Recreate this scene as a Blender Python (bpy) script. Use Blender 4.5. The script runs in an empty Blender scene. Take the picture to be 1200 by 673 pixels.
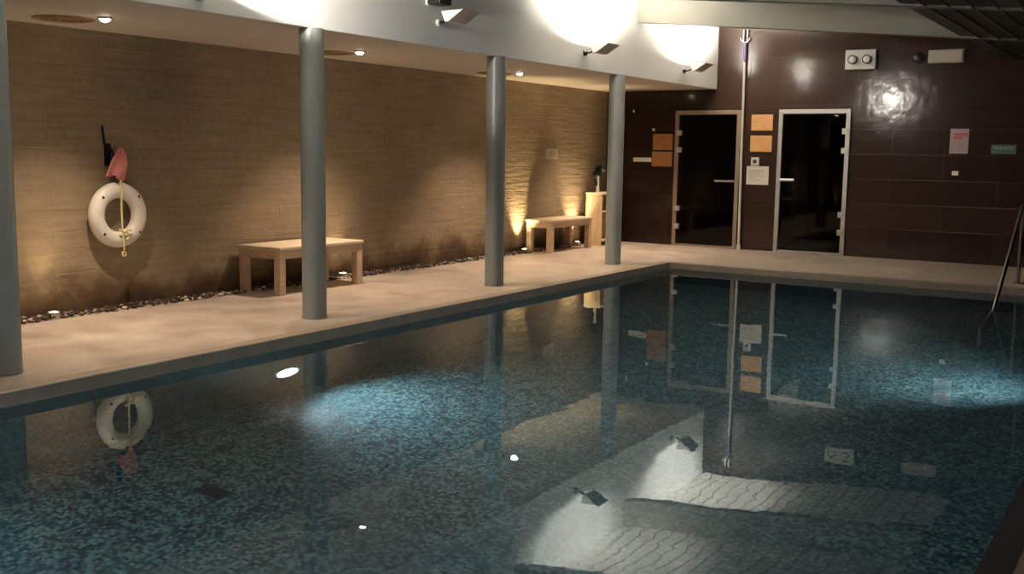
import bpy, bmesh, math, random
from mathutils import Vector, Matrix
random.seed(7)
S = bpy.context.scene
C = S.collection
PI = math.pi

# ------------------------------------------------------------------ layout (metres)
XF, XW, XP, XR = -5.962, -7.784, -5.53, -0.49     # upper wall face, stone wall, pool left edge, pool right edge
YB, YP, YN = 14.81, 12.356, -2.6                  # tiled back wall, pool far edge, wall behind the camera
ZS, ZC, ZW, ZF = 2.359, 3.40, -0.08, -1.40        # soffit, high ceiling at the upper wall, water, pool floor
XRW = 1.7
SL = -0.096                                       # the high ceiling falls towards the right
X0 = -2.14                                        # where the dark lower ceiling starts
def zceil(x): return ZC + SL * (x - XF)
def zbeam(x): return 3.04 + SL * (x - XF)

# ------------------------------------------------------------------ helpers
def lin(c):
    c /= 255.0
    return c / 12.92 if c <= .04045 else ((c + .055) / 1.055) ** 2.4
def rgb(r, g, b): return (lin(r), lin(g), lin(b), 1)

def box(bm, x0, x1, y0, y1, z0, z1):
    vs = [bm.verts.new((x, y, z)) for z in (z0, z1) for y in (y0, y1) for x in (x0, x1)]
    for f in ((0, 2, 3, 1), (4, 5, 7, 6), (0, 1, 5, 4), (2, 6, 7, 3), (0, 4, 6, 2), (1, 3, 7, 5)):
        bm.faces.new([vs[i] for i in f])
    return vs
def quad(bm, *pts): bm.faces.new([bm.verts.new(p) for p in pts])
def lathe(bm, prof, c=(0, 0, 0), n=32, axis='z', cap=True):
    rings = []
    for r, h in prof:
        ring = []
        for k in range(n):
            a = 2 * PI * k / n
            p = (r * math.cos(a), r * math.sin(a), h)
            if axis == 'x': p = (p[2], p[0], p[1])
            if axis == 'y': p = (p[1], p[2], p[0])
            ring.append(bm.verts.new((p[0] + c[0], p[1] + c[1], p[2] + c[2])))
        rings.append(ring)
    for a, b in zip(rings, rings[1:]):
        for k in range(n):
            bm.faces.new((a[k], a[(k + 1) % n], b[(k + 1) % n], b[k]))
    if cap:
        bm.faces.new(rings[0][::-1]); bm.faces.new(rings[-1])
def tube(bm, pts, r, n=12, cap=True):
    pts = [Vector(p) for p in pts]; rings = []
    t = (pts[1] - pts[0]).normalized()
    ref = Vector((0, 0, 1)) if abs(t.z) < .9 else Vector((1, 0, 0))
    u = t.cross(ref).normalized()
    for i, p in enumerate(pts):
        if i == 0: d = pts[1] - pts[0]
        elif i == len(pts) - 1: d = pts[-1] - pts[-2]
        else: d = (pts[i + 1] - p).normalized() + (p - pts[i - 1]).normalized()
        d = d.normalized(); u = (u - d * u.dot(d)).normalized(); v = d.cross(u)
        rr = r[i] if isinstance(r, (list, tuple)) else r
        rings.append([bm.verts.new(p + (u * math.cos(2 * PI * k / n) + v * math.sin(2 * PI * k / n)) * rr) for k in range(n)])
    for a, b in zip(rings, rings[1:]):
        for k in range(n): bm.faces.new((a[k], a[(k + 1) % n], b[(k + 1) % n], b[k]))
    if cap: bm.faces.new(rings[0][::-1]); bm.faces.new(rings[-1])
def torus(bm, R, r, c=(0, 0, 0), axis='x', nu=64, nv=20, flat=1.0, a0=0, a1=2 * PI):
    full = abs(a1 - a0 - 2 * PI) < 1e-6; rings = []
    for i in range(nu if full else nu + 1):
        a = a0 + (a1 - a0) * i / nu; ring = []
        for j in range(nv):
            b = 2 * PI * j / nv
            q = R + r * math.cos(b); h = r * flat * math.sin(b)
            p = {'x': (h, q * math.cos(a), q * math.sin(a)), 'z': (q * math.cos(a), q * math.sin(a), h), 'y': (q * math.cos(a), h, q * math.sin(a))}[axis]
            ring.append(bm.verts.new((p[0] + c[0], p[1] + c[1], p[2] + c[2])))
        rings.append(ring)
    m = len(rings)
    for i in range(m if full else m - 1):
        a, b = rings[i], rings[(i + 1) % m]
        for j in range(nv): bm.faces.new((a[j], a[(j + 1) % nv], b[(j + 1) % nv], b[j]))
    if not full: bm.faces.new(rings[0]); bm.faces.new(rings[-1][::-1])
def prism(bm, prof, y0, y1):                       # profile in (x, z) run along y
    a = [bm.verts.new((x, y0, z)) for x, z in prof]; b = [bm.verts.new((x, y1, z)) for x, z in prof]
    n = len(prof)
    bm.faces.new(a); bm.faces.new(b[::-1])
    for i in range(n): bm.faces.new((a[i], b[i], b[(i + 1) % n], a[(i + 1) % n]))

def obj(name, bm, m, parent=None, loc=None, smooth=False, bevel=0):
    bmesh.ops.recalc_face_normals(bm, faces=bm.faces)
    me = bpy.data.meshes.new(name); bm.to_mesh(me); bm.free()
    me.materials.append(m)
    if smooth:
        for p in me.polygons: p.use_smooth = True
        me.set_sharp_from_angle(angle=math.radians(40))
    o = bpy.data.objects.new(name, me); C.objects.link(o)
    if parent: o.parent = parent
    if loc: o.location = loc
    if bevel:
        b = o.modifiers.new('bevel', 'BEVEL'); b.width = bevel; b.segments = 2; b.limit_method = 'ANGLE'
    return o
def thing(name, label, cat, loc, group=None, rotz=0):
    o = bpy.data.objects.new(name, None); C.objects.link(o); o.location = loc; o.rotation_euler = (0, 0, rotz)
    o.empty_display_size = .1
    return tag(o, label, cat, group)
def tag(o, label, cat, group=None):
    o['label'] = label; o['category'] = cat
    if group: o['group'] = group
    return o
def struct(name, bm, m, parent=None, **k):
    o = obj(name, bm, m, parent, **k)
    if not parent: o['kind'] = 'structure'
    return o
B = bmesh.new

# ------------------------------------------------------------------ materials
def mat(name, col=(.5, .5, .5, 1), rough=.5, metal=0, **k):
    m = bpy.data.materials.new(name); m.use_nodes = True
    p = m.node_tree.nodes['Principled BSDF']
    p.inputs['Base Color'].default_value = col; p.inputs['Roughness'].default_value = rough; p.inputs['Metallic'].default_value = metal
    for a, v in k.items(): p.inputs[a.replace('_', ' ')].default_value = v
    return m
def emit(name, col, st):
    m = bpy.data.materials.new(name); m.use_nodes = True; t = m.node_tree; t.nodes.clear()
    e = t.nodes.new('ShaderNodeEmission'); o = t.nodes.new('ShaderNodeOutputMaterial')
    e.inputs[0].default_value = col; e.inputs[1].default_value = st; t.links.new(e.outputs[0], o.inputs[0]); return m
class N:                                            # small node-tree writer
    def __init__(s, m): s.t = m.node_tree; s.p = s.t.nodes['Principled BSDF']
    def n(s, kind, **k):
        x = s.t.nodes.new('ShaderNode' + kind)
        for a, v in k.items():
            if a.startswith('i_'):
                key = a[2:].replace('_', ' ')
                x.inputs[int(key) if key.isdigit() else key].default_value = v
            else: setattr(x, a, v)
        return x
    def l(s, a, b): s.t.links.new(a, b)
    def coord(s): return s.n('TexCoord').outputs['Object']
    def ramp(s, fac, stops):
        r = s.n('ValToRGB'); e = r.color_ramp.elements
        while len(e) < len(stops): e.new(.5)
        for x, (p, c) in zip(e, stops): x.position = p; x.color = c
        s.l(fac, r.inputs[0]); return r.outputs[0]
    def noise(s, vec, scale, detail=4, rough=.55):
        x = s.n('TexNoise', i_Scale=scale, i_Detail=detail, i_Roughness=rough); s.l(vec, x.inputs['Vector']); return x.outputs['Fac']
    def mix(s, a, b, fac=.5, mode='MIX'):
        x = s.n('MixRGB', blend_type=mode)
        for i, v in ((1, a), (2, b)):
            if isinstance(v, tuple): x.inputs[i].default_value = v
            else: s.l(v, x.inputs[i])
        if isinstance(fac, (int, float)): x.inputs[0].default_value = fac
        else: s.l(fac, x.inputs[0])
        return x.outputs[0]
    def math(s, op, a, b=0.0):
        x = s.n('Math', operation=op)
        for i, v in ((0, a), (1, b)):
            if isinstance(v, (int, float)): x.inputs[i].default_value = v
            else: s.l(v, x.inputs[i])
        return x.outputs[0]
    def bump(s, h, dist=.01, st=1.0, to=None):
        x = s.n('Bump', i_Distance=dist, i_Strength=st); s.l(h, x.inputs['Height'])
        if to is None: s.l(x.outputs[0], s.p.inputs['Normal'])
        return x.outputs[0]
    def comb(s, x=0.0, y=0.0, z=0.0):
        c = s.n('CombineXYZ')
        for i, v in enumerate((x, y, z)):
            if isinstance(v, (int, float)): c.inputs[i].default_value = v
            else: s.l(v, c.inputs[i])
        return c.outputs[0]
    def sep(s, v):
        c = s.n('SeparateXYZ'); s.l(v, c.inputs[0]); return c.outputs
    def base(s, c): s.l(c, s.p.inputs['Base Color'])

def wood(name, c0, c1, rough=.5, sc=(2, 2, 30)):
    m = mat(name, c0, rough); n = N(m); v = n.coord()
    mp = n.n('Mapping'); mp.inputs['Scale'].default_value = sc; n.l(v, mp.inputs[0])
    f = n.noise(mp.outputs[0], 2.2, 6, .6)
    n.base(n.ramp(f, [(.3, c0), (.7, c1)])); n.bump(f, .002, .5); return m
def painted(name, c, rough=.6, var=.08, sc=3):
    m = mat(name, c, rough); n = N(m); f = n.noise(n.coord(), sc, 5)
    d = tuple(x * (1 - var) for x in c[:3]) + (1,); e = tuple(min(1, x * (1 + var)) for x in c[:3]) + (1,)
    n.base(n.ramp(f, [(.3, d), (.7, e)])); n.bump(n.noise(n.coord(), 90, 3), .0008, .4); return m

M = {}
# rough coursed stone
m = M['stone'] = mat('coursed_stone', rough=.9); n = N(m); v = n.coord(); s = n.sep(v)
wob = n.noise(v, 1.3, 3)
zz = n.math('ADD', s[2], n.math('MULTIPLY', n.math('SUBTRACT', wob, .5), .05))
bv = n.comb(s[1], zz, 0.0)
br = n.n('TexBrick', i_Scale=1.0, i_Color1=(1, 1, 1, 1), i_Color2=(.86, .86, .86, 1), i_Mortar=(.7, .66, .62, 1)); br.inputs['Mortar Size'].default_value = .006
br.inputs['Mortar Smooth'].default_value = .6; br.inputs['Brick Width'].default_value = 1.7; br.inputs['Row Height'].default_value = .172
n.l(bv, br.inputs[0])
big = n.noise(v, .9, 5); fine = n.noise(v, 14, 6, .65)
mp = n.n('Mapping'); mp.inputs['Scale'].default_value = (1, 1.2, 14); n.l(v, mp.inputs[0]); streak = n.noise(mp.outputs[0], 1.4, 5)
c = n.ramp(big, [(.25, rgb(138, 121, 98)), (.5, rgb(160, 141, 114)), (.75, rgb(174, 155, 124))])
c = n.mix(c, n.ramp(streak, [(.3, (.72, .7, .68, 1)), (.65, (1, 1, 1, 1))]), .7, 'MULTIPLY')
c = n.mix(c, br.outputs['Color'], .2, 'MULTIPLY')
c = n.mix(c, n.ramp(fine, [(.3, (.7, .68, .66, 1)), (.6, (1, 1, 1, 1))]), .5, 'MULTIPLY')
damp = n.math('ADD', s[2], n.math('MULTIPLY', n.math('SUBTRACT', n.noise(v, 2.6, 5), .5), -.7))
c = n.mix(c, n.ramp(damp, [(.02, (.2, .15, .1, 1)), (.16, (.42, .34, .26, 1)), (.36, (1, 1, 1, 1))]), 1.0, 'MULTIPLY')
n.base(c)
h = n.math('ADD', n.math('MULTIPLY', br.outputs['Fac'], -.2), n.math('ADD', n.math('MULTIPLY', streak, .7), n.math('MULTIPLY', fine, .5)))
n.bump(h, .02, .7)

# pale limestone deck
m = M['deck'] = mat('limestone_deck', rough=.42); n = N(m); v = n.coord(); s = n.sep(v)
br = n.n('TexBrick', i_Scale=1.0, i_Color1=(1, 1, 1, 1), i_Color2=(.9, .9, .9, 1), i_Mortar=(.74, .7, .66, 1)); br.offset = 0
br.inputs['Mortar Size'].default_value = .004; br.inputs['Brick Width'].default_value = .6; br.inputs['Row Height'].default_value = .6; n.l(v, br.inputs[0])
f = n.noise(v, 2.2, 6, .6); g = n.noise(v, 11, 5)
c = n.ramp(f, [(.3, rgb(172, 156, 140)), (.7, rgb(208, 194, 178))])
c = n.mix(c, n.ramp(g, [(.35, (.84, .83, .82, 1)), (.65, (1, 1, 1, 1))]), .6, 'MULTIPLY')
n.base(n.mix(c, br.outputs['Color'], .7, 'MULTIPLY')); n.bump(g, .003, .3)
n.l(n.ramp(f, [(.3, (.28, .28, .28, 1)), (.7, (.5, .5, .5, 1))]), n.p.inputs['Roughness'])
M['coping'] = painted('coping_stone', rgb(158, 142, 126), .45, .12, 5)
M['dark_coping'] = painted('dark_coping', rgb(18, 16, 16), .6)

# large dark glazed tiles
m = M['tile'] = mat('dark_glazed_tile', rough=.2); n = N(m); v = n.coord(); s = n.sep(v)
bv = n.comb(s[0], n.math('SUBTRACT', s[2], .068), 0.0)
br = n.n('TexBrick', i_Scale=1.0, i_Color1=rgb(39, 27, 22), i_Color2=rgb(45, 32, 26), i_Mortar=rgb(60, 46, 39)); br.inputs['Mortar Size'].default_value = .003
br.inputs['Brick Width'].default_value = 1.36; br.inputs['Row Height'].default_value = .34; n.l(bv, br.inputs[0])
g = n.noise(v, 2.0, 4)
n.base(n.mix(br.outputs['Color'], n.ramp(g, [(.3, (.8, .8, .8, 1)), (.7, (1, 1, 1, 1))]), .6, 'MULTIPLY'))
n.bump(n.math('ADD', n.math('MULTIPLY', br.outputs['Fac'], -.6), n.math('MULTIPLY', n.noise(v, 5, 2), .9)), .005, .5)
n.p.inputs['Roughness'].default_value = .12; n.p.inputs['Specular IOR Level'].default_value = .2

# glass mosaic of the pool
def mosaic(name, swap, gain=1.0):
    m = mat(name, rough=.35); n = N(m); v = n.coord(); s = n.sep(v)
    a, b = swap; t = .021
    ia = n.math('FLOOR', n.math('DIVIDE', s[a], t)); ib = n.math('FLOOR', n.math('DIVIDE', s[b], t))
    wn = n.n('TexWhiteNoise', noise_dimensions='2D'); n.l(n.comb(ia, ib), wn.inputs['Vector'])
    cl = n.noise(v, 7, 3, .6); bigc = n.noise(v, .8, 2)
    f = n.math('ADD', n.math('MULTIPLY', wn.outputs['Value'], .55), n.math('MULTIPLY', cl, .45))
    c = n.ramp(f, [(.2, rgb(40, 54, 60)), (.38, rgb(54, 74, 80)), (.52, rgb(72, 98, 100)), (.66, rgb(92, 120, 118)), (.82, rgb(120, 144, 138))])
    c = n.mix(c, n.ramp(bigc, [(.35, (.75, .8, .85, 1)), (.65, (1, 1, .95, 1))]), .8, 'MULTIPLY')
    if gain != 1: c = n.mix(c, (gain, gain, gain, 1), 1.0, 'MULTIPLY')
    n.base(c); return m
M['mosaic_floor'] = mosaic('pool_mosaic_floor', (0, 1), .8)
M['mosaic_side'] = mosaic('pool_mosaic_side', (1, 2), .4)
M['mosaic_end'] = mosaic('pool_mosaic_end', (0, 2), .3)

# water: refracting, gently rippled
m = M['water'] = bpy.data.materials.new('water'); m.use_nodes = True; t = m.node_tree; t.nodes.clear()
t.nodes.new('ShaderNodeBsdfPrincipled').name = 'Principled BSDF'; n = N(m); v = n.coord()
gl = n.n('BsdfGlass', i_Roughness=0.0, i_IOR=1.33); gl.inputs['Color'].default_value = (.86, .96, 1, 1)
h = n.math('ADD', n.noise(v, 1.1, 2), n.math('MULTIPLY', n.noise(v, 5.5, 2), .16))
bp_ = n.bump(h, .002, 1.0, to=1); n.l(bp_, gl.inputs['Normal'])
out = n.n('OutputMaterial'); n.l(gl.outputs[0], out.inputs[0]); t.nodes.remove(t.nodes['Principled BSDF'])

def tinted(name, col):
    m = bpy.data.materials.new(name); m.use_nodes = True; t = m.node_tree; t.nodes.clear()
    a = t.nodes.new('ShaderNodeBsdfTransparent'); a.inputs[0].default_value = col
    g = t.nodes.new('ShaderNodeBsdfGlossy'); g.inputs['Roughness'].default_value = .02; g.inputs[0].default_value = (.45, .45, .45, 1)
    f = t.nodes.new('ShaderNodeFresnel'); f.inputs[0].default_value = 1.45
    x = t.nodes.new('ShaderNodeMixShader'); o = t.nodes.new('ShaderNodeOutputMaterial')
    t.links.new(f.outputs[0], x.inputs[0]); t.links.new(a.outputs[0], x.inputs[1]); t.links.new(g.outputs[0], x.inputs[2]); t.links.new(x.outputs[0], o.inputs[0])
    return m
M['smoked'] = tinted('smoked_glass', (.16, .12, .10, 1))
M['clear'] = tinted('clear_glass', (.9, .92, .9, 1))

M['white_wall'] = painted('white_plaster', rgb(232, 232, 229), .7, .02, 1.5)
M['soffit'] = painted('cream_soffit', rgb(196, 188, 176), .7, .03)
M['column'] = painted('grey_column_paint', rgb(124, 126, 123), .38, .03)
M['beam'] = painted('grey_beam_paint', rgb(124, 122, 112), .6, .05)
M['plank'] = wood('white_painted_boards', rgb(220, 214, 204), rgb(236, 232, 224), .6, (20, 1, 20))
M['gap'] = mat('dark_gap', rgb(22, 20, 19), .9)
M['slat'] = wood('dark_stained_boards', rgb(20, 14, 14), rgb(32, 24, 23), .6, (20, 1, 20))
M['batten'] = wood('dark_batten', rgb(70, 60, 58), rgb(88, 76, 72), .6, (20, 1, 20))
M['plain_wall'] = painted('dark_plaster', rgb(60, 54, 52), .8)
M['bench'] = wood('pale_oak', rgb(180, 154, 126), rgb(210, 186, 156), .5, (6, 1.2, 6))
M['bench_top'] = wood('pale_oak_top', rgb(200, 180, 150), rgb(224, 208, 180), .5, (10, 1.0, 10))
M['cab'] = wood('light_beech', rgb(200, 172, 136), rgb(222, 198, 164), .5, (8, 8, 1))
M['cabin'] = wood('dark_cabin_boards', rgb(60, 40, 30), rgb(84, 58, 42), .6, (2, 2, 12))
M['steel'] = mat('brushed_steel', rgb(190, 188, 184), .3, 1)
M['alu'] = mat('satin_aluminium', rgb(182, 178, 174), .42, .6)
M['bronze'] = mat('bronze_aluminium', rgb(146, 128, 112), .45, .5)
M['chrome'] = mat('polished_chrome', rgb(215, 215, 215), .12, 1)
M['ring'] = painted('white_buoy_shell', rgb(226, 222, 210), .45, .04, 20)
M['rope'] = painted('cream_rope', rgb(226, 214, 160), .8, .15, 60)
M['pink'] = painted('pink_fabric', rgb(236, 150, 146), .85, .12, 30)
M['black'] = mat('black_plastic', rgb(20, 19, 19), .5)
M['dark_metal'] = mat('dark_metal', rgb(46, 44, 44), .4, .6)
M['white_pl'] = mat('white_plastic', rgb(228, 226, 220), .45)
M['lampmetal'] = mat('lamp_grey_enamel', rgb(206, 204, 202), .4)
M['lamp_under'] = mat('lamp_ribbed_underside', rgb(186, 180, 174), .5)
n = N(M['lamp_under']); s_ = n.sep(n.coord()); w = n.math('SINE', n.math('MULTIPLY', s_[1], 230)); n.bump(w, .004, .8)
M['paper'] = painted('paper_white', rgb(232, 226, 214), .8, .03, 8)
M['ink'] = mat('print_grey', rgb(150, 146, 142), .8)
M['redink'] = mat('print_red', rgb(186, 84, 92), .8)
M['plate'] = wood('orange_wood_plate', rgb(206, 150, 90), rgb(226, 172, 110), .45, (3, 3, 10))
M['plate_dim'] = wood('brown_wood_plate', rgb(150, 96, 54), rgb(168, 112, 66), .5, (3, 3, 10))
M['poster'] = painted('poster_pale', rgb(172, 150, 156), .5, .06, 10)
M['green'] = painted('dull_green_sign', rgb(58, 84, 76), .5, .05, 10)
M['green_ink'] = mat('pale_green_print', rgb(104, 128, 118), .6)
M['pole_white'] = mat('pole_white', rgb(224, 218, 204), .4)
M['pole_purple'] = mat('pole_violet', rgb(70, 62, 96), .4)
M['vent'] = painted('brown_vent', rgb(132, 104, 70), .6)
M['rail'] = mat('dull_steel', rgb(140, 134, 132), .35, 1)
M['drain'] = mat('drain_plate', rgb(44, 58, 62), .6)
M['leaf'] = painted('dark_leaf', rgb(30, 36, 26), .6, .3, 30)
M['frost'] = mat('frosted_white_glass', rgb(226, 222, 212), .3, 0, Transmission_Weight=.35)
M['em_down'] = emit('downlight_glow', (1, .86, .66, 1), 40)
M['em_up'] = emit('uplight_glow', (1, .82, .5, 1), 30)
M['em_wall'] = emit('wall_lamp_glow', (1, .93, .82, 1), 25)
M['opal'] = mat('opal_glow', rgb(226, 222, 216), .5, Emission_Color=(1, .93, .86, 1), Emission_Strength=.38)
M['opal_unlit'] = mat('opal_painted_glow', rgb(226, 222, 216), .5, Emission_Color=(1, .95, .9, 1), Emission_Strength=.26)  # brightness painted as a weak glow on the switched-off lamp's end caps
M['em_pool'] = emit('pool_light_glow', (.82, .93, 1, 1), 4.5)
M['lens_off'] = mat('lamp_lens', rgb(180, 178, 172), .2)
M['lens'] = mat('clear_lens', rgb(240, 240, 234), .15)
m = M['pebble'] = mat('pebbles', rough=.7); n = N(m)
ge = n.n('NewGeometry'); n.base(n.ramp(ge.outputs['Random Per Island'], [(0, rgb(36, 28, 22)), (.5, rgb(66, 52, 42)), (.8, rgb(104, 88, 72)), (.94, rgb(190, 176, 156)), (1, rgb(232, 224, 210))]))

def spot(name, loc, to, power, col, size=90, blend=.6, r=.03):
    d = bpy.data.lights.new(name, 'SPOT'); d.energy = power; d.color = col; d.spot_size = math.radians(size); d.spot_blend = blend; d.shadow_soft_size = r
    o = bpy.data.objects.new(name, d); C.objects.link(o); o.location = loc
    o.rotation_euler = (Vector(to) - Vector(loc)).to_track_quat('-Z', 'Y').to_euler(); return o

# ------------------------------------------------------------------ setting
bm = B()                                            # deck slab round the pool
box(bm, XW - .2, XP - .13, YN, YB + .1, -.2, 0); box(bm, XP - .13, XRW, YP + .11, YB + .1, -.2, 0); box(bm, XR + .105, XRW, YN, YP + .11, -.2, 0)
struct('floor', bm, M['deck'])
bm = B(); box(bm, XP - .13, XP, -1, YP + .11, -.1, .004); box(bm, XP, XRW, YP, YP + .11, -.09, .004)
box(bm, XP - .11, XP - .012, -1, YP + .1, -.3, -.1); box(bm, XP - .012, XR, YP + .012, YP + .1, -.3, -.09)
struct('pool_coping', bm, M['coping'], bevel=.008)
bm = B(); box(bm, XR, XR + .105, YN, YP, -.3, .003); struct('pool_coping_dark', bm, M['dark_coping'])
bm = B(); quad(bm, (XP - .01, -1.2, ZF), (XR, -1.2, ZF), (XR, YP + .01, ZF), (XP - .01, YP + .01, ZF)); struct('pool_floor', bm, M['mosaic_floor'])
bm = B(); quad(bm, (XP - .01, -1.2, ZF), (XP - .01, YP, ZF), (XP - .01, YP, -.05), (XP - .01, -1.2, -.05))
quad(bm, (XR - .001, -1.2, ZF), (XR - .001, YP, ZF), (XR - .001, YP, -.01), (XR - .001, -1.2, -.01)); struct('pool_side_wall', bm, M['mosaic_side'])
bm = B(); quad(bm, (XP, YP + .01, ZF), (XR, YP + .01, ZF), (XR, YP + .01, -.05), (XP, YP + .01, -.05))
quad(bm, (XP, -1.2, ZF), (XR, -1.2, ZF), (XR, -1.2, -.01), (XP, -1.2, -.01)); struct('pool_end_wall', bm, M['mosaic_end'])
bm = B(); quad(bm, (XP - .012, -1.2, ZW), (XR, -1.2, ZW), (XR, YP + .012, ZW), (XP - .012, YP + .012, ZW)); struct('pool_water', bm, M['water'])

bm = B(); box(bm, XW - .2, XW, YN, YB + .1, 0, ZS + .1); struct('wall_left', bm, M['stone'])
bm = B(); quad(bm, (XW, YN, ZS), (XF, YN, ZS), (XF, YB, ZS), (XW, YB, ZS)); struct('ceiling_soffit', bm, M['soffit'])
bm = B(); box(bm, XF - .2, XF, YN, YB, ZS + .001, ZC + .1); struct('wall_upper', bm, M['white_wall'])
DL, DR, DH = (-6.60, -5.555), (-4.988, -3.966), 2.05
bm = B(); T0, T1 = YB, YB + .12
for a, b in ((XW, DL[0]), (DL[1], DR[0]), (DR[1], XRW)): box(bm, a, b, T0, T1, 0, DH)
box(bm, XW, XRW, T0, T1, DH, 3.6); struct('wall_back', bm, M['tile'])
bm = B(); box(bm, XRW, XRW + .1, YN, YB, 0, 3); struct('wall_right', bm, M['plain_wall'])
bm = B(); box(bm, XW, XRW, YN - .1, YN, 0, 3.6); struct('wall_near', bm, M['plain_wall'])
# high ceiling: painted boards with dark gaps, falling to the right
bm = B(); x = XF; P = .19
while x < X0 + .2:
    a, b = x + .010, x + P - .010
    vs = [bm.verts.new(p) for p in ((a, YN, zceil(a)), (b, YN, zceil(b)), (b, YB, zceil(b)), (a, YB, zceil(a)))]
    ws = [bm.verts.new(p.co + Vector((0, 0, .03))) for p in vs]
    bm.faces.new(vs); bm.faces.new(ws[::-1])
    for i in range(4): bm.faces.new((vs[i], ws[i], ws[(i + 1) % 4], vs[(i + 1) % 4]))
    x += P
struct('ceiling', bm, M['plank'])
bm = B(); quad(bm, (XF - .1, YN, zceil(XF) + .045), (XRW, YN, zceil(XRW) + .045), (XRW, YB, zceil(XRW) + .045), (XF - .1, YB, zceil(XF) + .045)); struct('ceiling_backing', bm, M['gap'])
# low dark ceiling on the right
zl = lambda x: zbeam(x) + .012
bm = B()
quad(bm, (X0, YN, zl(X0)), (XRW, YN, zl(XRW)), (XRW, YB, zl(XRW)), (X0, YB, zl(X0)))
quad(bm, (X0, YN, zl(X0)), (X0, YB, zl(X0)), (X0, YB, zceil(X0)), (X0, YN, zceil(X0))); struct('ceiling_low', bm, M['slat'])
bm = B(); x = X0 + .19
while x < XRW - .05:
    prism(bm, [(x - .009, zl(x - .009)), (x + .009, zl(x + .009)), (x + .009, zl(x) - .014), (x - .009, zl(x) - .014)], YN, YB); x += .19
struct('trim_1', bm, M['batten'])
def beam(y, label):
    bm = B(); w = .16
    a = [bm.verts.new(p) for p in ((XF, y, zbeam(XF)), (XRW, y, zbeam(XRW)), (XRW, y, zceil(XRW)), (XF, y, zceil(XF)))]
    b = [bm.verts.new(p.co + Vector((0, w, 0))) for p in a]
    bm.faces.new(a); bm.faces.new(b[::-1])
    for i in range(4): bm.faces.new((a[i], b[i], b[(i + 1) % 4], a[(i + 1) % 4]))
    struct('ceiling_beam', bm, M['beam'])
for i in range(5): beam(12.09 - 2.73 * i, '')

# sauna cabins behind the glass doors
for k, (a, b) in enumerate((DL, DR)):
    bm = B(); y0, y1 = T1, T1 + 1.7
    a2, b2 = a - (.3 if k == 0 else .1), b + (.1 if k == 0 else .5)
    quad(bm, (a2, y1, 0), (b2, y1, 0), (b2, y1, 2.2), (a2, y1, 2.2)); quad(bm, (a2, y0, 0), (a2, y1, 0), (a2, y1, 2.2), (a2, y0, 2.2))
    quad(bm, (b2, y0, 0), (b2, y1, 0), (b2, y1, 2.2), (b2, y0, 2.2)); quad(bm, (a2, y0, 2.2), (b2, y0, 2.2), (b2, y1, 2.2), (a2, y1, 2.2)); quad(bm, (a2, y0, 0), (b2, y0, 0), (b2, y1, 0), (a2, y1, 0))
    struct('wall_cabin', bm, M['cabin'])
    left = k == 0; fm = M['bronze'] if left else M['alu']
    d = bpy.data.objects.new('door_%d' % (k + 1), None); C.objects.link(d); d.location = (a, YB, 0); d['kind'] = 'structure'
    d['label'] = 'smoked glass sauna door in bronze frame, hinges on its left' if left else 'smoked glass sauna door in silver frame, hinges on its right'
    w = b - a; f = .062
    bm = B(); box(bm, 0, f, -.03, .09, 0, DH); box(bm, w - f, w, -.03, .09, 0, DH); box(bm, f, w - f, -.03, .09, DH - f, DH); box(bm, f, w - f, -.02, .09, 0, .028)
    obj('door_frame', bm, fm, d, bevel=.005)
    bm = B(); box(bm, f + .005, w - f - .005, -.004, .006, .034, DH - f - .006); obj('glass_pane', bm, M['smoked'], d)
    hz = ((1.715, 1.46, .57, .295) if left else (1.742, 1.471, .576, .323))
    for z in hz:
        bm = B(); x = f - .03 if left else w - f - .045
        box(bm, x, x + .085, -.045, .02, z - .04, z + .04); obj('hinge', bm, M['alu'], d, bevel=.006)
    bm = B(); hx0, hx1, hzz = (w - .36, w - .055, 1.008) if left else (.07, .28, 1.046); hr = .016 if left else .022
    tube(bm, [(hx0, -.07, hzz), (hx1, -.07, hzz)], hr, 16)
    for x in (hx0 + .03, hx1 - .03): tube(bm, [(x, -.07, hzz), (x, 0, hzz)], hr * .7, 10)
    obj('handle', bm, M['steel'], d, smooth=True)

# ------------------------------------------------------------------ columns
def column(y, label):
    bm = B(); lathe(bm, [(.104, 0), (.104, .02), (.1, .025), (.1, ZS)], n=48)
    tag(obj('round_column', bm, M['column'], loc=(-6.015, y, 0), smooth=True), label, 'column', 'round columns along the pool edge')
column(3.58, 'round grey column at far left of the photo, nearest the viewer')
column(6.30, 'round grey column standing in front of the first wooden bench')
column(8.99, 'round grey column on the pool edge between the two wooden benches')
column(11.69, 'slimmest round grey column, beside the shelf unit, farthest away')

# ------------------------------------------------------------------ pebble strip
bm = B()
def ico(bm, c, s):
    r = bmesh.ops.create_icosphere(bm, subdivisions=1, radius=1)
    mt = Matrix.Translation(c) @ Matrix.Rotation(random.random() * 6, 4, 'Z') @ Matrix.Diagonal((*s, 1))
    bmesh.ops.transform(bm, matrix=mt, verts=r['verts'])
for i in range(2300):
    y = 1.5 + 13.2 * random.random(); x = XW + .02 + .19 * random.random(); s = random.uniform(.010, .024)
    if any(a < y < b for a, b in ((7.0, 7.15), (8.12, 8.27), (12.3, 12.45), (13.4, 13.55), (13.88, 14.54))): continue
    ico(bm, (x, y, s * .45 + .012 * random.random()), (s, s * random.uniform(.8, 1.4), s * .6))
o = obj('pebbles', bm, M['pebble']); tag(o, 'strip of mixed pebbles along the foot of the stone wall', 'pebbles'); o['kind'] = 'stuff'

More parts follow.
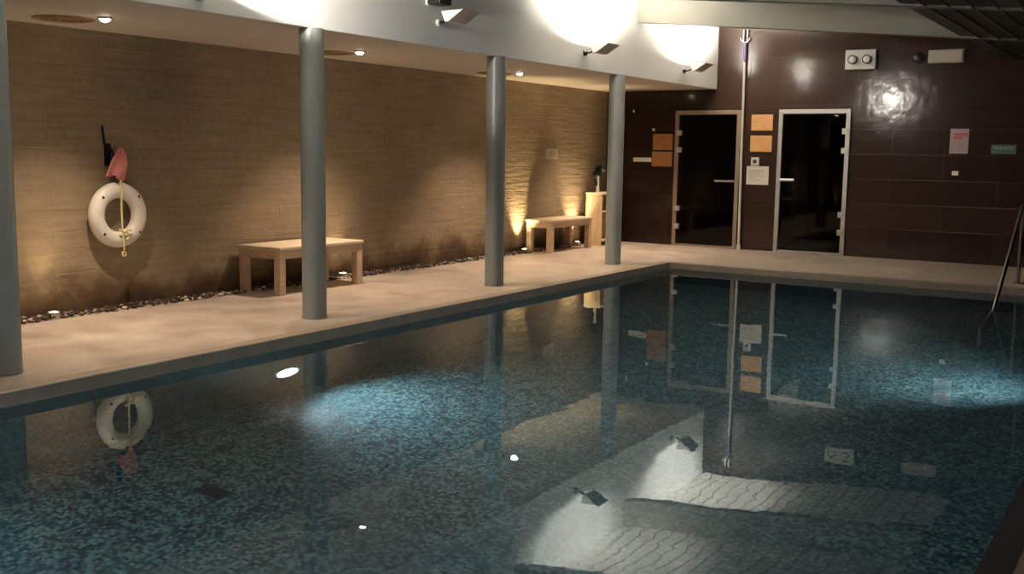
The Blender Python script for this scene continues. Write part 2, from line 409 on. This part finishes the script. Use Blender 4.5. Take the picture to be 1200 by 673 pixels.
# ------------------------------------------------------------------ ground uplights
def uplight(x, y, label, power=22):
    t = thing('ground_uplight', label, 'uplight', (x, y, 0), 'uplights in the pebble strip')
    bm = B(); lathe(bm, [(.05, 0), (.05, .055), (.044, .06), (.04, .052)], n=24); obj('housing', bm, M['steel'], t, smooth=True)
    bm = B(); lathe(bm, [(.039, .05), (.036, .056), (.012, .060)], n=24); obj('lens', bm, M['em_up'], t, smooth=True)
    spot('uplight_beam', (x, y, .075), (x - .045, y, .8), power, (1, .75, .40), 66, 1.0, .03)
uplight(-7.62, 4.97, 'small glowing uplight in the pebbles left of the lifebuoy')
uplight(-7.66, 8.47, 'small uplight in the pebbles by the right end of the first bench')
uplight(-7.66, 12.2, 'small glowing uplight at the left legs of the far bench', 200)
uplight(-7.67, 13.72, 'small glowing uplight between the far bench and shelf unit', 200)
spot('uplight_beam', (-7.64, 1.6, .075), (-7.72, 1.6, .8), 24, (1, .72, .36), 105, .9)

# ------------------------------------------------------------------ soffit lights and vents
for y, lb in ((5.04, 'leftmost round downlight in the soffit, above the lifebuoy'), (7.92, 'round downlight in the soffit just right of the second column'),
              (10.85, 'round downlight in the soffit just right of the third column'), (13.5, 'round downlight in the soffit behind the farthest column')):
    x = -6.92
    t = thing('downlight', lb, 'downlight', (x, y, ZS - .012), 'recessed downlights in the soffit')
    bm = B(); torus(bm, .046, .009, axis='z', nu=32, nv=10, c=(0, 0, .006)); obj('trim_ring', bm, M['white_pl'], t, smooth=True)
    bm = B(); lathe(bm, [(.040, .006), (.036, -.008), (.022, -.02), (.006, -.025)], n=24); obj('bulb', bm, M['em_down'], t, smooth=True)
    spot('downlight_beam', (x, y, ZS - .045), (x + .14, y, 0), 265, (1, .76, .57), 98, 1.0, .03)
for y, lb in ((4.93, 'round brown ceiling vent left of the leftmost downlight'), (7.9, 'round brown ceiling vent behind the second column'),
              (10.83, 'round brown ceiling vent behind the third column')):
    t = thing('ceiling_vent', lb, 'vent', (-7.27, y, ZS), 'round vents in the soffit')
    bm = B(); lathe(bm, [(.225, 0), (.225, -.006), (.2, -.012), (.19, -.006)], n=48); obj('rim', bm, M['vent'], t, smooth=True)
    bm = B()
    for r in (.05, .1, .15): torus(bm, r, .012, axis='z', nu=40, nv=8, flat=.5, c=(0, 0, -.010))
    obj('louvre_ring', bm, M['vent'], t, smooth=True)

# ------------------------------------------------------------------ wall lamps on the upper wall
def wall_lamp(y, label, lit=True, power=900, z=2.55, cone=174, lift=.085, tilt=0):
    t = thing('wall_lamp', label, 'lamp', (XF, y, z), 'wedge wall lamps on the upper wall')
    bm = B(); lathe(bm, [(.034, 0), (.034, .02), (.026, .03)], c=(0, 0, -.005), n=24, axis='x'); obj('wall_mount', bm, M['dark_metal' if lit else 'lampmetal'], t, smooth=True)
    bm = B(); tube(bm, [(.02, 0, -.005), (.08, 0, .0), (.155, 0, .035)], .013, 10); obj('arm', bm, M['dark_metal'], t, smooth=True)
    hw = .14; A, Bq, Cq, D = (.15, .075), (.385, .078), (.225, -.018), (.19, -.02)
    bm = B()                                        # open-topped wedge
    for s in (-hw, hw):
        quad(bm, (A[0], s, A[1]), (Bq[0], s, Bq[1]), (Cq[0], s, Cq[1]), (D[0], s, D[1]))
    quad(bm, (A[0], -hw, A[1]), (A[0], hw, A[1]), (D[0], hw, D[1]), (D[0], -hw, D[1]))
    quad(bm, (D[0], -hw, D[1]), (D[0], hw, D[1]), (Cq[0], hw, Cq[1]), (Cq[0], -hw, Cq[1]))
    o = obj('lamp_body', bm, M['lampmetal'], t); sd = o.modifiers.new('thick', 'SOLIDIFY'); sd.thickness = .006
    bm = B(); quad(bm, (Bq[0], -hw, Bq[1]), (Bq[0], hw, Bq[1]), (Cq[0], hw, Cq[1]), (Cq[0], -hw, Cq[1]))
    o = obj('ribbed_underside', bm, M['lamp_under'], t); sd = o.modifiers.new('thick', 'SOLIDIFY'); sd.thickness = .006
    for s in (-hw - .003, hw + .003):
        bm = B(); quad(bm, (A[0], s, A[1]), (Bq[0], s, Bq[1]), (Cq[0], s, Cq[1]), (D[0], s, D[1])); obj('end_cap', bm, M['opal' if lit else 'opal_unlit'], t)
    bm = B(); quad(bm, (.165, -hw + .01, .06), (.35, -hw + .01, .06), (.35, hw - .01, .06), (.165, hw - .01, .06)); obj('lens', bm, M['em_wall' if lit else 'lens_off'], t)
    if lit: spot('wall_lamp_beam', (XF + .28, y, z + lift), (XF + .18, y + tilt, z + .8), power, (1, .93, .82), cone, .95 if cone < 177 else .12, .05 if cone < 177 else .11)
wall_lamp(5.12, 'lit wedge wall lamp above the soffit over the lifebuoy, outside the frame edge', power=360, z=2.47, cone=178, lift=.17, tilt=.22)
wall_lamp(2.29, 'added lit wedge wall lamp on the upper wall nearest the viewer, unseen', power=520, z=2.5)  # unseen lamp continuing the row, added for more ambient light
wall_lamp(7.92, 'unlit wedge wall lamp with white face on the grey stretch, leftmost in the photo', False, z=2.585)
wall_lamp(10.74, 'lit wedge wall lamp on the upper wall, middle one of the three')
wall_lamp(13.58, 'lit wedge wall lamp beside the dark tiled back wall')
t = thing('motion_sensor', 'small dark sensor box on the upper wall above the leftmost wedge lamp', 'sensor', (XF, 7.78, 2.75))
bm = B(); box(bm, 0, .05, -.05, .05, -.03, .1); obj('bracket', bm, M['white_pl'], t, bevel=.006)
bm = B(); box(bm, .05, .2, -.09, .09, -.035, .06); obj('sensor_body', bm, M['black'], t, bevel=.012)

# ------------------------------------------------------------------ benches
def bench(x0, x1, y0, y1, label, H=.462):
    cx, cy = (x0 + x1) / 2, (y0 + y1) / 2; hx, hy = (x1 - x0) / 2, (y1 - y0) / 2
    t = thing('wooden_bench', label, 'bench', (cx, cy, 0), 'low wooden benches along the stone wall')
    bm = B(); box(bm, -hx, hx, -hy, hy, H - .032, H); obj('seat', bm, M['bench_top'], t, bevel=.008)
    lw = .078; ix, iy = hx - .012, hy - .012
    for sx in (-1, 1):
        for sy in (-1, 1):
            bm = B(); a, b = sorted((sx * ix, sx * (ix - lw))); c, d = sorted((sy * iy, sy * (iy - lw))); vs = box(bm, a, b, c, d, 0, H - .033)
            for v_ in vs[:4]: v_.co.x += -sx * .006 if abs(v_.co.x) < ix - .01 else 0
            obj('leg', bm, M['bench'], t, bevel=.005)
    for s in (-1, 1):
        bm = B(); x = s * (ix - .02); box(bm, x - .013, x + .013, -iy + lw, iy - lw, H - .115, H - .033); obj('apron', bm, M['bench'], t, bevel=.003)
        bm = B(); y = s * (iy - .02); box(bm, -ix + lw, ix - lw, y - .013, y + .013, H - .115, H - .033); obj('apron', bm, M['bench'], t, bevel=.003)
bench(-7.735, -7.155, 7.03, 8.24, 'pale wooden bench partly hidden behind the second column')
bench(-7.735, -7.30, 12.33, 13.52, 'pale wooden bench at the far end, beside the shelf unit')

# ------------------------------------------------------------------ shelf unit, vase
t = thing('shelf_unit', 'light beech open shelf unit behind the farthest column', 'shelf', (-7.50, 13.9, 0))
W2, D2, H2 = .135, .62, .80
bm = B(); box(bm, -W2, W2, 0, .03, 0, H2 - .03); obj('side_panel', bm, M['cab'], t, bevel=.003)
bm = B(); box(bm, -W2, W2, D2 - .03, D2, 0, H2 - .03); obj('side_panel', bm, M['cab'], t, bevel=.003)
bm = B(); box(bm, -W2, -W2 + .015, .03, D2 - .03, 0, H2 - .03); obj('back_panel', bm, M['cab'], t)
bm = B(); box(bm, -W2 - .005, W2 + .01, -.005, D2 + .005, H2 - .03, H2); obj('top_board', bm, M['bench_top'], t, bevel=.003)
for z in (.06, .50):
    bm = B(); box(bm, -W2 + .015, W2 - .004, .03, D2 - .03, z, z + .022); obj('shelf', bm, M['cab'], t)
vx, vy = -7.52, 14.05
bm = B(); lathe(bm, [(.001, .004), (.028, .0), (.03, .008), (.024, .10), (.022, .22), (.027, .25), (.022, .25), (.018, .22), (.019, .10), (.001, .02)], n=28, cap=False)
tag(obj('vase', bm, M['frost'], loc=(vx, vy, H2), smooth=True), 'slim whitish glass vase standing on the shelf unit', 'vase')
t = thing('dark_foliage', 'dark leafy sprig standing in the slim vase', 'plant', (vx, vy, H2 + .03))
bm = B()
for a in (-.3, .9, 2.4): tube(bm, [(0, 0, 0), (.004 * math.cos(a), .004 * math.sin(a), .2), (.03 * math.cos(a), .03 * math.sin(a), .29)], .003, 6)
obj('stem', bm, M['leaf'], t, smooth=True)
for k in range(44):
    a = random.random() * 6.28; r = random.uniform(.01, .06); z = .31 + random.uniform(-.05, .06)
    if k > 39: z = .22 - .03 * (k - 39); r = .05; a = 2.5 + .2 * k
    d = Vector((math.cos(a), math.sin(a), random.uniform(-.6, .8))).normalized(); u = d.cross(Vector((random.uniform(-1, 1), random.uniform(-1, 1), .4))).normalized(); c = Vector((r * math.cos(a), r * math.sin(a), z))
    bm = B(); L = random.uniform(.045, .07)
    pts = [c - d * L, c - d * L * .3 + u * .028, c + d * L * .4 + u * .022, c + d * L, c + d * L * .4 - u * .022, c - d * L * .3 - u * .028]
    bm.faces.new([bm.verts.new(p) for p in pts]); obj('leaf', bm, M['leaf'], t)

# ------------------------------------------------------------------ lifebuoy on the stone wall
LX, LY, LZ = XW + .085, 5.665, .812
t = thing('lifebuoy', 'white ring lifebuoy hanging on the stone wall', 'lifebuoy', (LX, LY, LZ))
bm = B(); torus(bm, .212, .069, axis='x', nu=72, nv=24, flat=.9, a0=PI / 2 + .1, a1=PI / 2 + 2 * PI - .1); obj('ring', bm, M['ring'], t, smooth=True)
bm = B(); torus(bm, .205, .054, axis='x', nu=8, nv=20, flat=.9, a0=PI / 2 - .14, a1=PI / 2 + .14); obj('ring_joint', bm, M['ring'], t, smooth=True)
for a in (.72, 2.42, 3.86, 5.56):
    bm = B(); c = (.052, .235 * math.cos(a), .235 * math.sin(a)); lathe(bm, [(.012, -.01), (.012, .008), (.006, .011)], c=c, n=14, axis='x'); obj('rope_eyelet', bm, M['dark_metal'], t, smooth=True)
bm = B(); pts = [(.072, -.012, .30), (.082, -.014, .2), (.07, -.012, .1), (.068, -.01, -.08), (.078, -.006, -.2), (.07, .0, -.30)]
tube(bm, pts, .0075, 8)
torus(bm, .018, .006, axis='x', nu=20, nv=8, c=(.07, 0, -.335))
tube(bm, [(.07, -.02, -.345), (.07, -.018, -.31)], .006, 8)
obj('rope', bm, M['rope'], t, smooth=True)
bm = B()
tube(bm, [(.08, -.05, -.12), (.085, .0, -.135), (.08, .05, -.125), (.085, .07, -.13)], .010, 8); tube(bm, [(.085, .02, -.14), (.08, .05, -.19), (.082, .02, -.21)], .009, 8)
lathe(bm, [(.012, -.02), (.02, 0), (.012, .02)], c=(.082, 0, -.14), n=12, axis='y')
obj('rope_knot', bm, M['rope'], t, smooth=True)
t = thing('wall_hook', 'dark metal hook bracket on the stone wall above the lifebuoy', 'hook', (XW, 5.64, 1.33))
bm = B(); box(bm, 0, .018, -.03, .03, -.1, .09); obj('back_plate', bm, M['dark_metal'], t, bevel=.004)
bm = B(); tube(bm, [(.01, 0, .05), (.06, 0, .04), (.09, 0, .0), (.08, 0, -.06), (.05, 0, -.12), (.065, 0, -.19), (.1, 0, -.19)], .011, 10); obj('hook_arm', bm, M['dark_metal'], t, smooth=True)
bm = B(); tube(bm, [(.012, -.03, .09), (.012, -.045, .24)], .010, 8); obj('peg', bm, M['dark_metal'], t, smooth=True)
bm = B()                                            # folded pink cloth
rows = []
for i in range(9):
    u = i / 8; z = .06 - .27 * u; w = (.02 + .075 * math.sin(min(1, u * 1.5) * PI * .55)) * (1 - .25 * max(0, u - .7)); row = []
    for j in range(12):
        q = j / 11; row.append(bm.verts.new((.085 + .02 * math.sin(q * 9 + u * 3) + .03 * math.sin(PI * u), .05 + (q - .5) * 2 * w - .055 * u + .02, z + .025 * math.sin(q * 4 + 1) * u)))
    rows.append(row)
for a, b in zip(rows, rows[1:]):
    for j in range(11): bm.faces.new((a[j], a[j + 1], b[j + 1], b[j]))
o = obj('pink_cloth', bm, M['pink'], loc=(XW, 5.64, 1.33), smooth=True); sd = o.modifiers.new('t', 'SOLIDIFY'); sd.thickness = .012
tag(o, 'crumpled pink cloth strap hanging from the hook above the lifebuoy', 'cloth')

# ------------------------------------------------------------------ flat things on the walls
def panel(name, label, cat, x0, x1, z0, z1, m, group=None, t=.014, bevel=.003):
    bm = B(); w, h = (x1 - x0) / 2, (z1 - z0) / 2; box(bm, -w, w, -t, 0, -h, h)
    return tag(obj(name, bm, m, loc=((x0 + x1) / 2, YB, (z0 + z1) / 2), bevel=bevel), label, cat, group)
def marks(parent, name, rects, m, t=.014):
    bm = B()
    for x0, x1, z0, z1 in rects: box(bm, x0, x1, -t - .0012, -t + .001, z0, z1)
    return obj(name, bm, m, parent)
G = 'square wooden plates beside the sauna doors'
panel('wooden_plate', 'orange wooden plate left of the silver door, upper one', 'plate', -5.40, -5.08, 1.753, 1.982, M['plate'], G)
panel('wooden_plate', 'orange wooden plate left of the silver door, lower one', 'plate', -5.405, -5.08, 1.445, 1.68, M['plate'], G)
panel('wooden_plate', 'brown wooden plate left of the bronze door, upper one', 'plate', -6.97, -6.64, 1.455, 1.70, M['plate_dim'], G)
panel('wooden_plate', 'brown wooden plate left of the bronze door, lower one', 'plate', -6.98, -6.64, 1.203, 1.43, M['plate_dim'], G)
panel('door_sign', 'narrow white sign on the dark tiles left of the brown plates', 'sign', -7.30, -6.99, 1.27, 1.335, M['white_pl'])
o = panel('paper_notice', 'white paper notice with faint print under the thermostat', 'notice', -5.445, -5.11, .965, 1.235, M['paper'], t=.004, bevel=0)
marks(o, 'printed_lines', [(-.13, .08, .07, .078), (-.13, .11, .045, .052), (-.13, .02, .02, .027), (-.13, .1, -.01, -.003), (-.13, -.03, -.04, -.033), (-.13, .05, -.07, -.063)], M['ink'], .004)
t = thing('thermostat', 'small white square thermostat on the tiles above the paper notice', 'thermostat', (-5.318, YB, 1.303))
bm = B(); box(bm, -.06, .06, -.03, 0, -.06, .06); obj('case', bm, M['white_pl'], t, bevel=.008)
bm = B(); lathe(bm, [(.028, -.042), (.03, -.03)], n=20, axis='y'); obj('dial', bm, M['dark_metal'], t)
o = panel('poster', 'pale poster with red heading on the dark tiles, right side', 'poster', -2.66, -2.432, 1.452, 1.776, M['poster'], t=.006, bevel=0)
marks(o, 'red_heading', [(-.06, .1, .07, .105), (-.075, .04, .03, .06)], M['redink'], .006)
marks(o, 'printed_lines', [(-.1, .1, -.03, -.022), (-.1, .08, -.055, -.047), (-.1, .1, -.08, -.072), (-.1, -.065, -.15, -.105)], M['ink'], .006)
o = panel('exit_sign', 'dull green sign strip at the far right of the tiles', 'sign', -2.15, -1.855, 1.452, 1.57, M['green'], t=.012)
marks(o, 'pale_lettering', [(-.11 + .033 * k, -.11 + .033 * k + .022, .005, .032) for k in range(7)], M['green_ink'], .012)
panel('wall_switch', 'tiny white switch on the tiles below the poster', 'switch', -2.605, -2.53, 1.165, 1.22, M['white_pl'], t=.03)
o = panel('call_button', 'tiny pale button above the left brown plates', 'button', -6.985, -6.945, 1.745, 1.785, M['white_pl'], t=.02)
panel('wall_clip', 'tiny pale clip high on the tiles beside the farthest column', 'clip', -7.325, -7.305, 2.03, 2.07, M['white_pl'], t=.02)
t = thing('emergency_spotlight', 'white emergency light box with two round lamp heads', 'emergency light', (-3.865, YB, 2.71))
bm = B(); box(bm, -.205, .205, -.09, 0, -.13, .135); obj('case', bm, M['white_pl'], t, bevel=.012)
for sx in (-.095, .095):
    bm = B(); lathe(bm, [(.035, -.09), (.06, -.11), (.062, -.14), (.05, -.142)], c=(sx, 0, 0), n=32, axis='y', cap=False); h_ = obj('lamp_head', bm, M['dark_metal'], t, smooth=True)
    bm = B(); lathe(bm, [(.048, -.138), (.033, -.147), (.008, -.15)], c=(sx, 0, 0), n=32, axis='y'); obj('lens', bm, M['lens'], h_, smooth=True)
t = thing('emergency_light_box', 'beige rectangular light box high on the right of the tiles', 'emergency light', (-2.775, YB, 2.722))
bm = B(); box(bm, -.215, .215, -.07, 0, -.08, .08); obj('diffuser', bm, M['soffit'], t, bevel=.012)
bm = B(); box(bm, -.222, .222, -.02, 0, -.087, .087); obj('back_tray', bm, M['white_pl'], t, bevel=.004)
bm = B(); lathe(bm, [(.075, 0), (.075, -.02), (.06, -.05), (.025, -.068), (.004, -.07)], n=28, axis='y')
tag(obj('dome_speaker', bm, M['black'], loc=(-3.12, YB, 2.713), smooth=True), 'black dome between the twin spotlight and the beige light box', 'speaker')
bm = B(); box(bm, 0, .014, -.16, .16, -.08, .08); o = tag(obj('wall_plaque', bm, M['soffit'], loc=(XW, 13.1, 1.375), bevel=.003), 'small pale plaque on the stone wall above the far bench', 'sign')
bm = B()
for z in (.03, 0, -.03): box(bm, .0135, .0152, -.11, .1, z - .004, z + .004)
obj('printed_lines', bm, M['ink'], o)

# rescue pole on the tiles between the doors
t = thing('rescue_pole', 'tall pole with small hook leaning by the bronze sauna door', 'pole', (-5.50, YB - .06, 0))
bm = B(); tube(bm, [(0, 0, .015), (-.02, .01, 1.4), (-.03, .02, 2.74)], .018, 16); obj('shaft', bm, M['pole_white'], t, smooth=True)
bm = B(); tube(bm, [(-.03, .02, 2.74), (-.034, .02, 3.02)], .024, 16); obj('grip', bm, M['pole_purple'], t, smooth=True)
bm = B(); tube(bm, [(-.034 + .07 * math.cos(PI + PI * k / 12), .02, 3.09 + .07 * math.sin(PI + PI * k / 12)) for k in range(13)], .011, 10)
tube(bm, [(-.062, .02, 3.03), (-.062, .02, 3.2)], .012, 10); tube(bm, [(-.006, .02, 3.03), (-.006, .02, 3.2)], .012, 10); obj('hook', bm, M['chrome'], t, smooth=True)
bm = B(); lathe(bm, [(.03, 0), (.03, .06), (.024, .07)], n=16); obj('foot_cap', bm, M['white_pl'], t, smooth=True)

# handrail and slim post at the far right corner
t = thing('pool_handrail', 'sloping steel handrail going into the water, far right corner', 'handrail', (-1.482, 12.7, 0))
bm = B(); tube(bm, [(0, .08, .0), (0, .08, .80), (0, .07, .86), (0, .02, .875), (0, -.05, .84), (0, -1.585, -.08), (0, -2.4, -.57), (0, -2.4, ZF)], .019, 14); obj('rail', bm, M['rail'], t, smooth=True)
bm = B(); lathe(bm, [(.05, 0), (.05, .012), (.03, .02)], c=(0, .08, 0), n=24); obj('base_flange', bm, M['chrome'], t, smooth=True)
bm = B(); lathe(bm, [(.05, 0), (.05, .012), (.026, .018), (.026, zl(-1.40) - .0)], n=24)
tag(obj('support_post', bm, M['dark_metal'], loc=(-1.40, 12.86, 0), smooth=True), 'slim dark post at the far right edge behind the handrail', 'post')

# ------------------------------------------------------------------ pool lights and drain
def pool_light(x, y, z, sx, label, power, drop=.2, size=120):
    t = thing('pool_light', label, 'pool light', (x, y, z), 'underwater lights in the pool walls')
    bm = B(); torus(bm, .125, .014, axis='x', nu=40, nv=10, flat=.7, c=(sx * .006, 0, 0)); obj('rim', bm, M['chrome'], t, smooth=True)
    bm = B(); lathe(bm, [(.118, sx * .004), (.09, sx * .014), (.03, sx * .02)], n=32, axis='x'); obj('lens', bm, M['em_pool'], t, smooth=True)
    spot('pool_light_or_fill_beam', (x + sx * .05, y, z), (x + sx * 1.0, y + .3, z - drop), power, (.84, .93, 1), size, 1.0, .09)
XI = XP - .01
pool_light(XI, 5.50, -.89, 1, 'glowing underwater light in the left pool wall', 400)
pool_light(XR - .001, 8.4, -.80, -1, 'underwater light in the right pool wall, lighting the floor there', 300)
pool_light(XR - .001, 1.8, -.80, -1, 'underwater light in the right pool wall, nearest the viewer', 260, .2, 130)
pool_light(XI, 1.7, -.89, 1, 'underwater light in the left pool wall, outside the frame edge', 170, .15, 150)
spot('pool_light_or_fill_beam', (-3.2, -1.1, -.8), (-3.2, 1.5, -1.1), 260, (.84, .93, 1), 150, 1.0, .1)  # added fill at the unseen near end of the pool, no fixture
t = thing('pool_drain', 'dark rectangular drain grate on the pool floor', 'drain', (-4.44, 3.82, ZF))
bm = B(); box(bm, -.11, .11, -.06, .06, 0, .006); obj('grate_plate', bm, M['drain'], t, bevel=.003)
bm = B()
for k in range(7): box(bm, -.1 + .03 * k, -.088 + .03 * k, -.05, .05, .006, .01)
obj('grate_bars', bm, M['dark_metal'], t)

# ------------------------------------------------------------------ world, camera, view
w = bpy.data.worlds.new('world'); S.world = w; w.use_nodes = True
w.node_tree.nodes['Background'].inputs[0].default_value = (.02, .025, .03, 1); w.node_tree.nodes['Background'].inputs[1].default_value = .2
f_, yaw, pit, roll, hh = 1214.445, .5722013, .129809, .01343971, 1.397011
fw = Vector((-math.sin(yaw) * math.cos(pit), math.cos(yaw) * math.cos(pit), -math.sin(pit))); r = Vector((math.cos(yaw), math.sin(yaw), 0)); u = r.cross(fw)
c, s = math.cos(roll), math.sin(roll)
ax, ay, az = c * r + s * u, -s * r + c * u, -fw
cam = bpy.data.cameras.new('camera'); co = bpy.data.objects.new('camera', cam); C.objects.link(co)
co.matrix_world = Matrix(((ax.x, ay.x, az.x, 0), (ax.y, ay.y, az.y, 0), (ax.z, ay.z, az.z, hh), (0, 0, 0, 1)))
cam.sensor_fit = 'HORIZONTAL'; cam.sensor_width = 36; cam.lens = f_ / 1200 * 36; cam.clip_start = .02; cam.clip_end = 100
S.camera = co
S.view_settings.view_transform = 'Standard'; S.view_settings.look = 'None'; S.view_settings.exposure = 0; S.view_settings.gamma = 1
cy = S.cycles
cy.use_denoising = True
cy.max_bounces = 10; cy.diffuse_bounces = 4; cy.glossy_bounces = 5; cy.transmission_bounces = 8; cy.transparent_max_bounces = 8
cy.sample_clamp_indirect = 4; cy.blur_glossy = .5
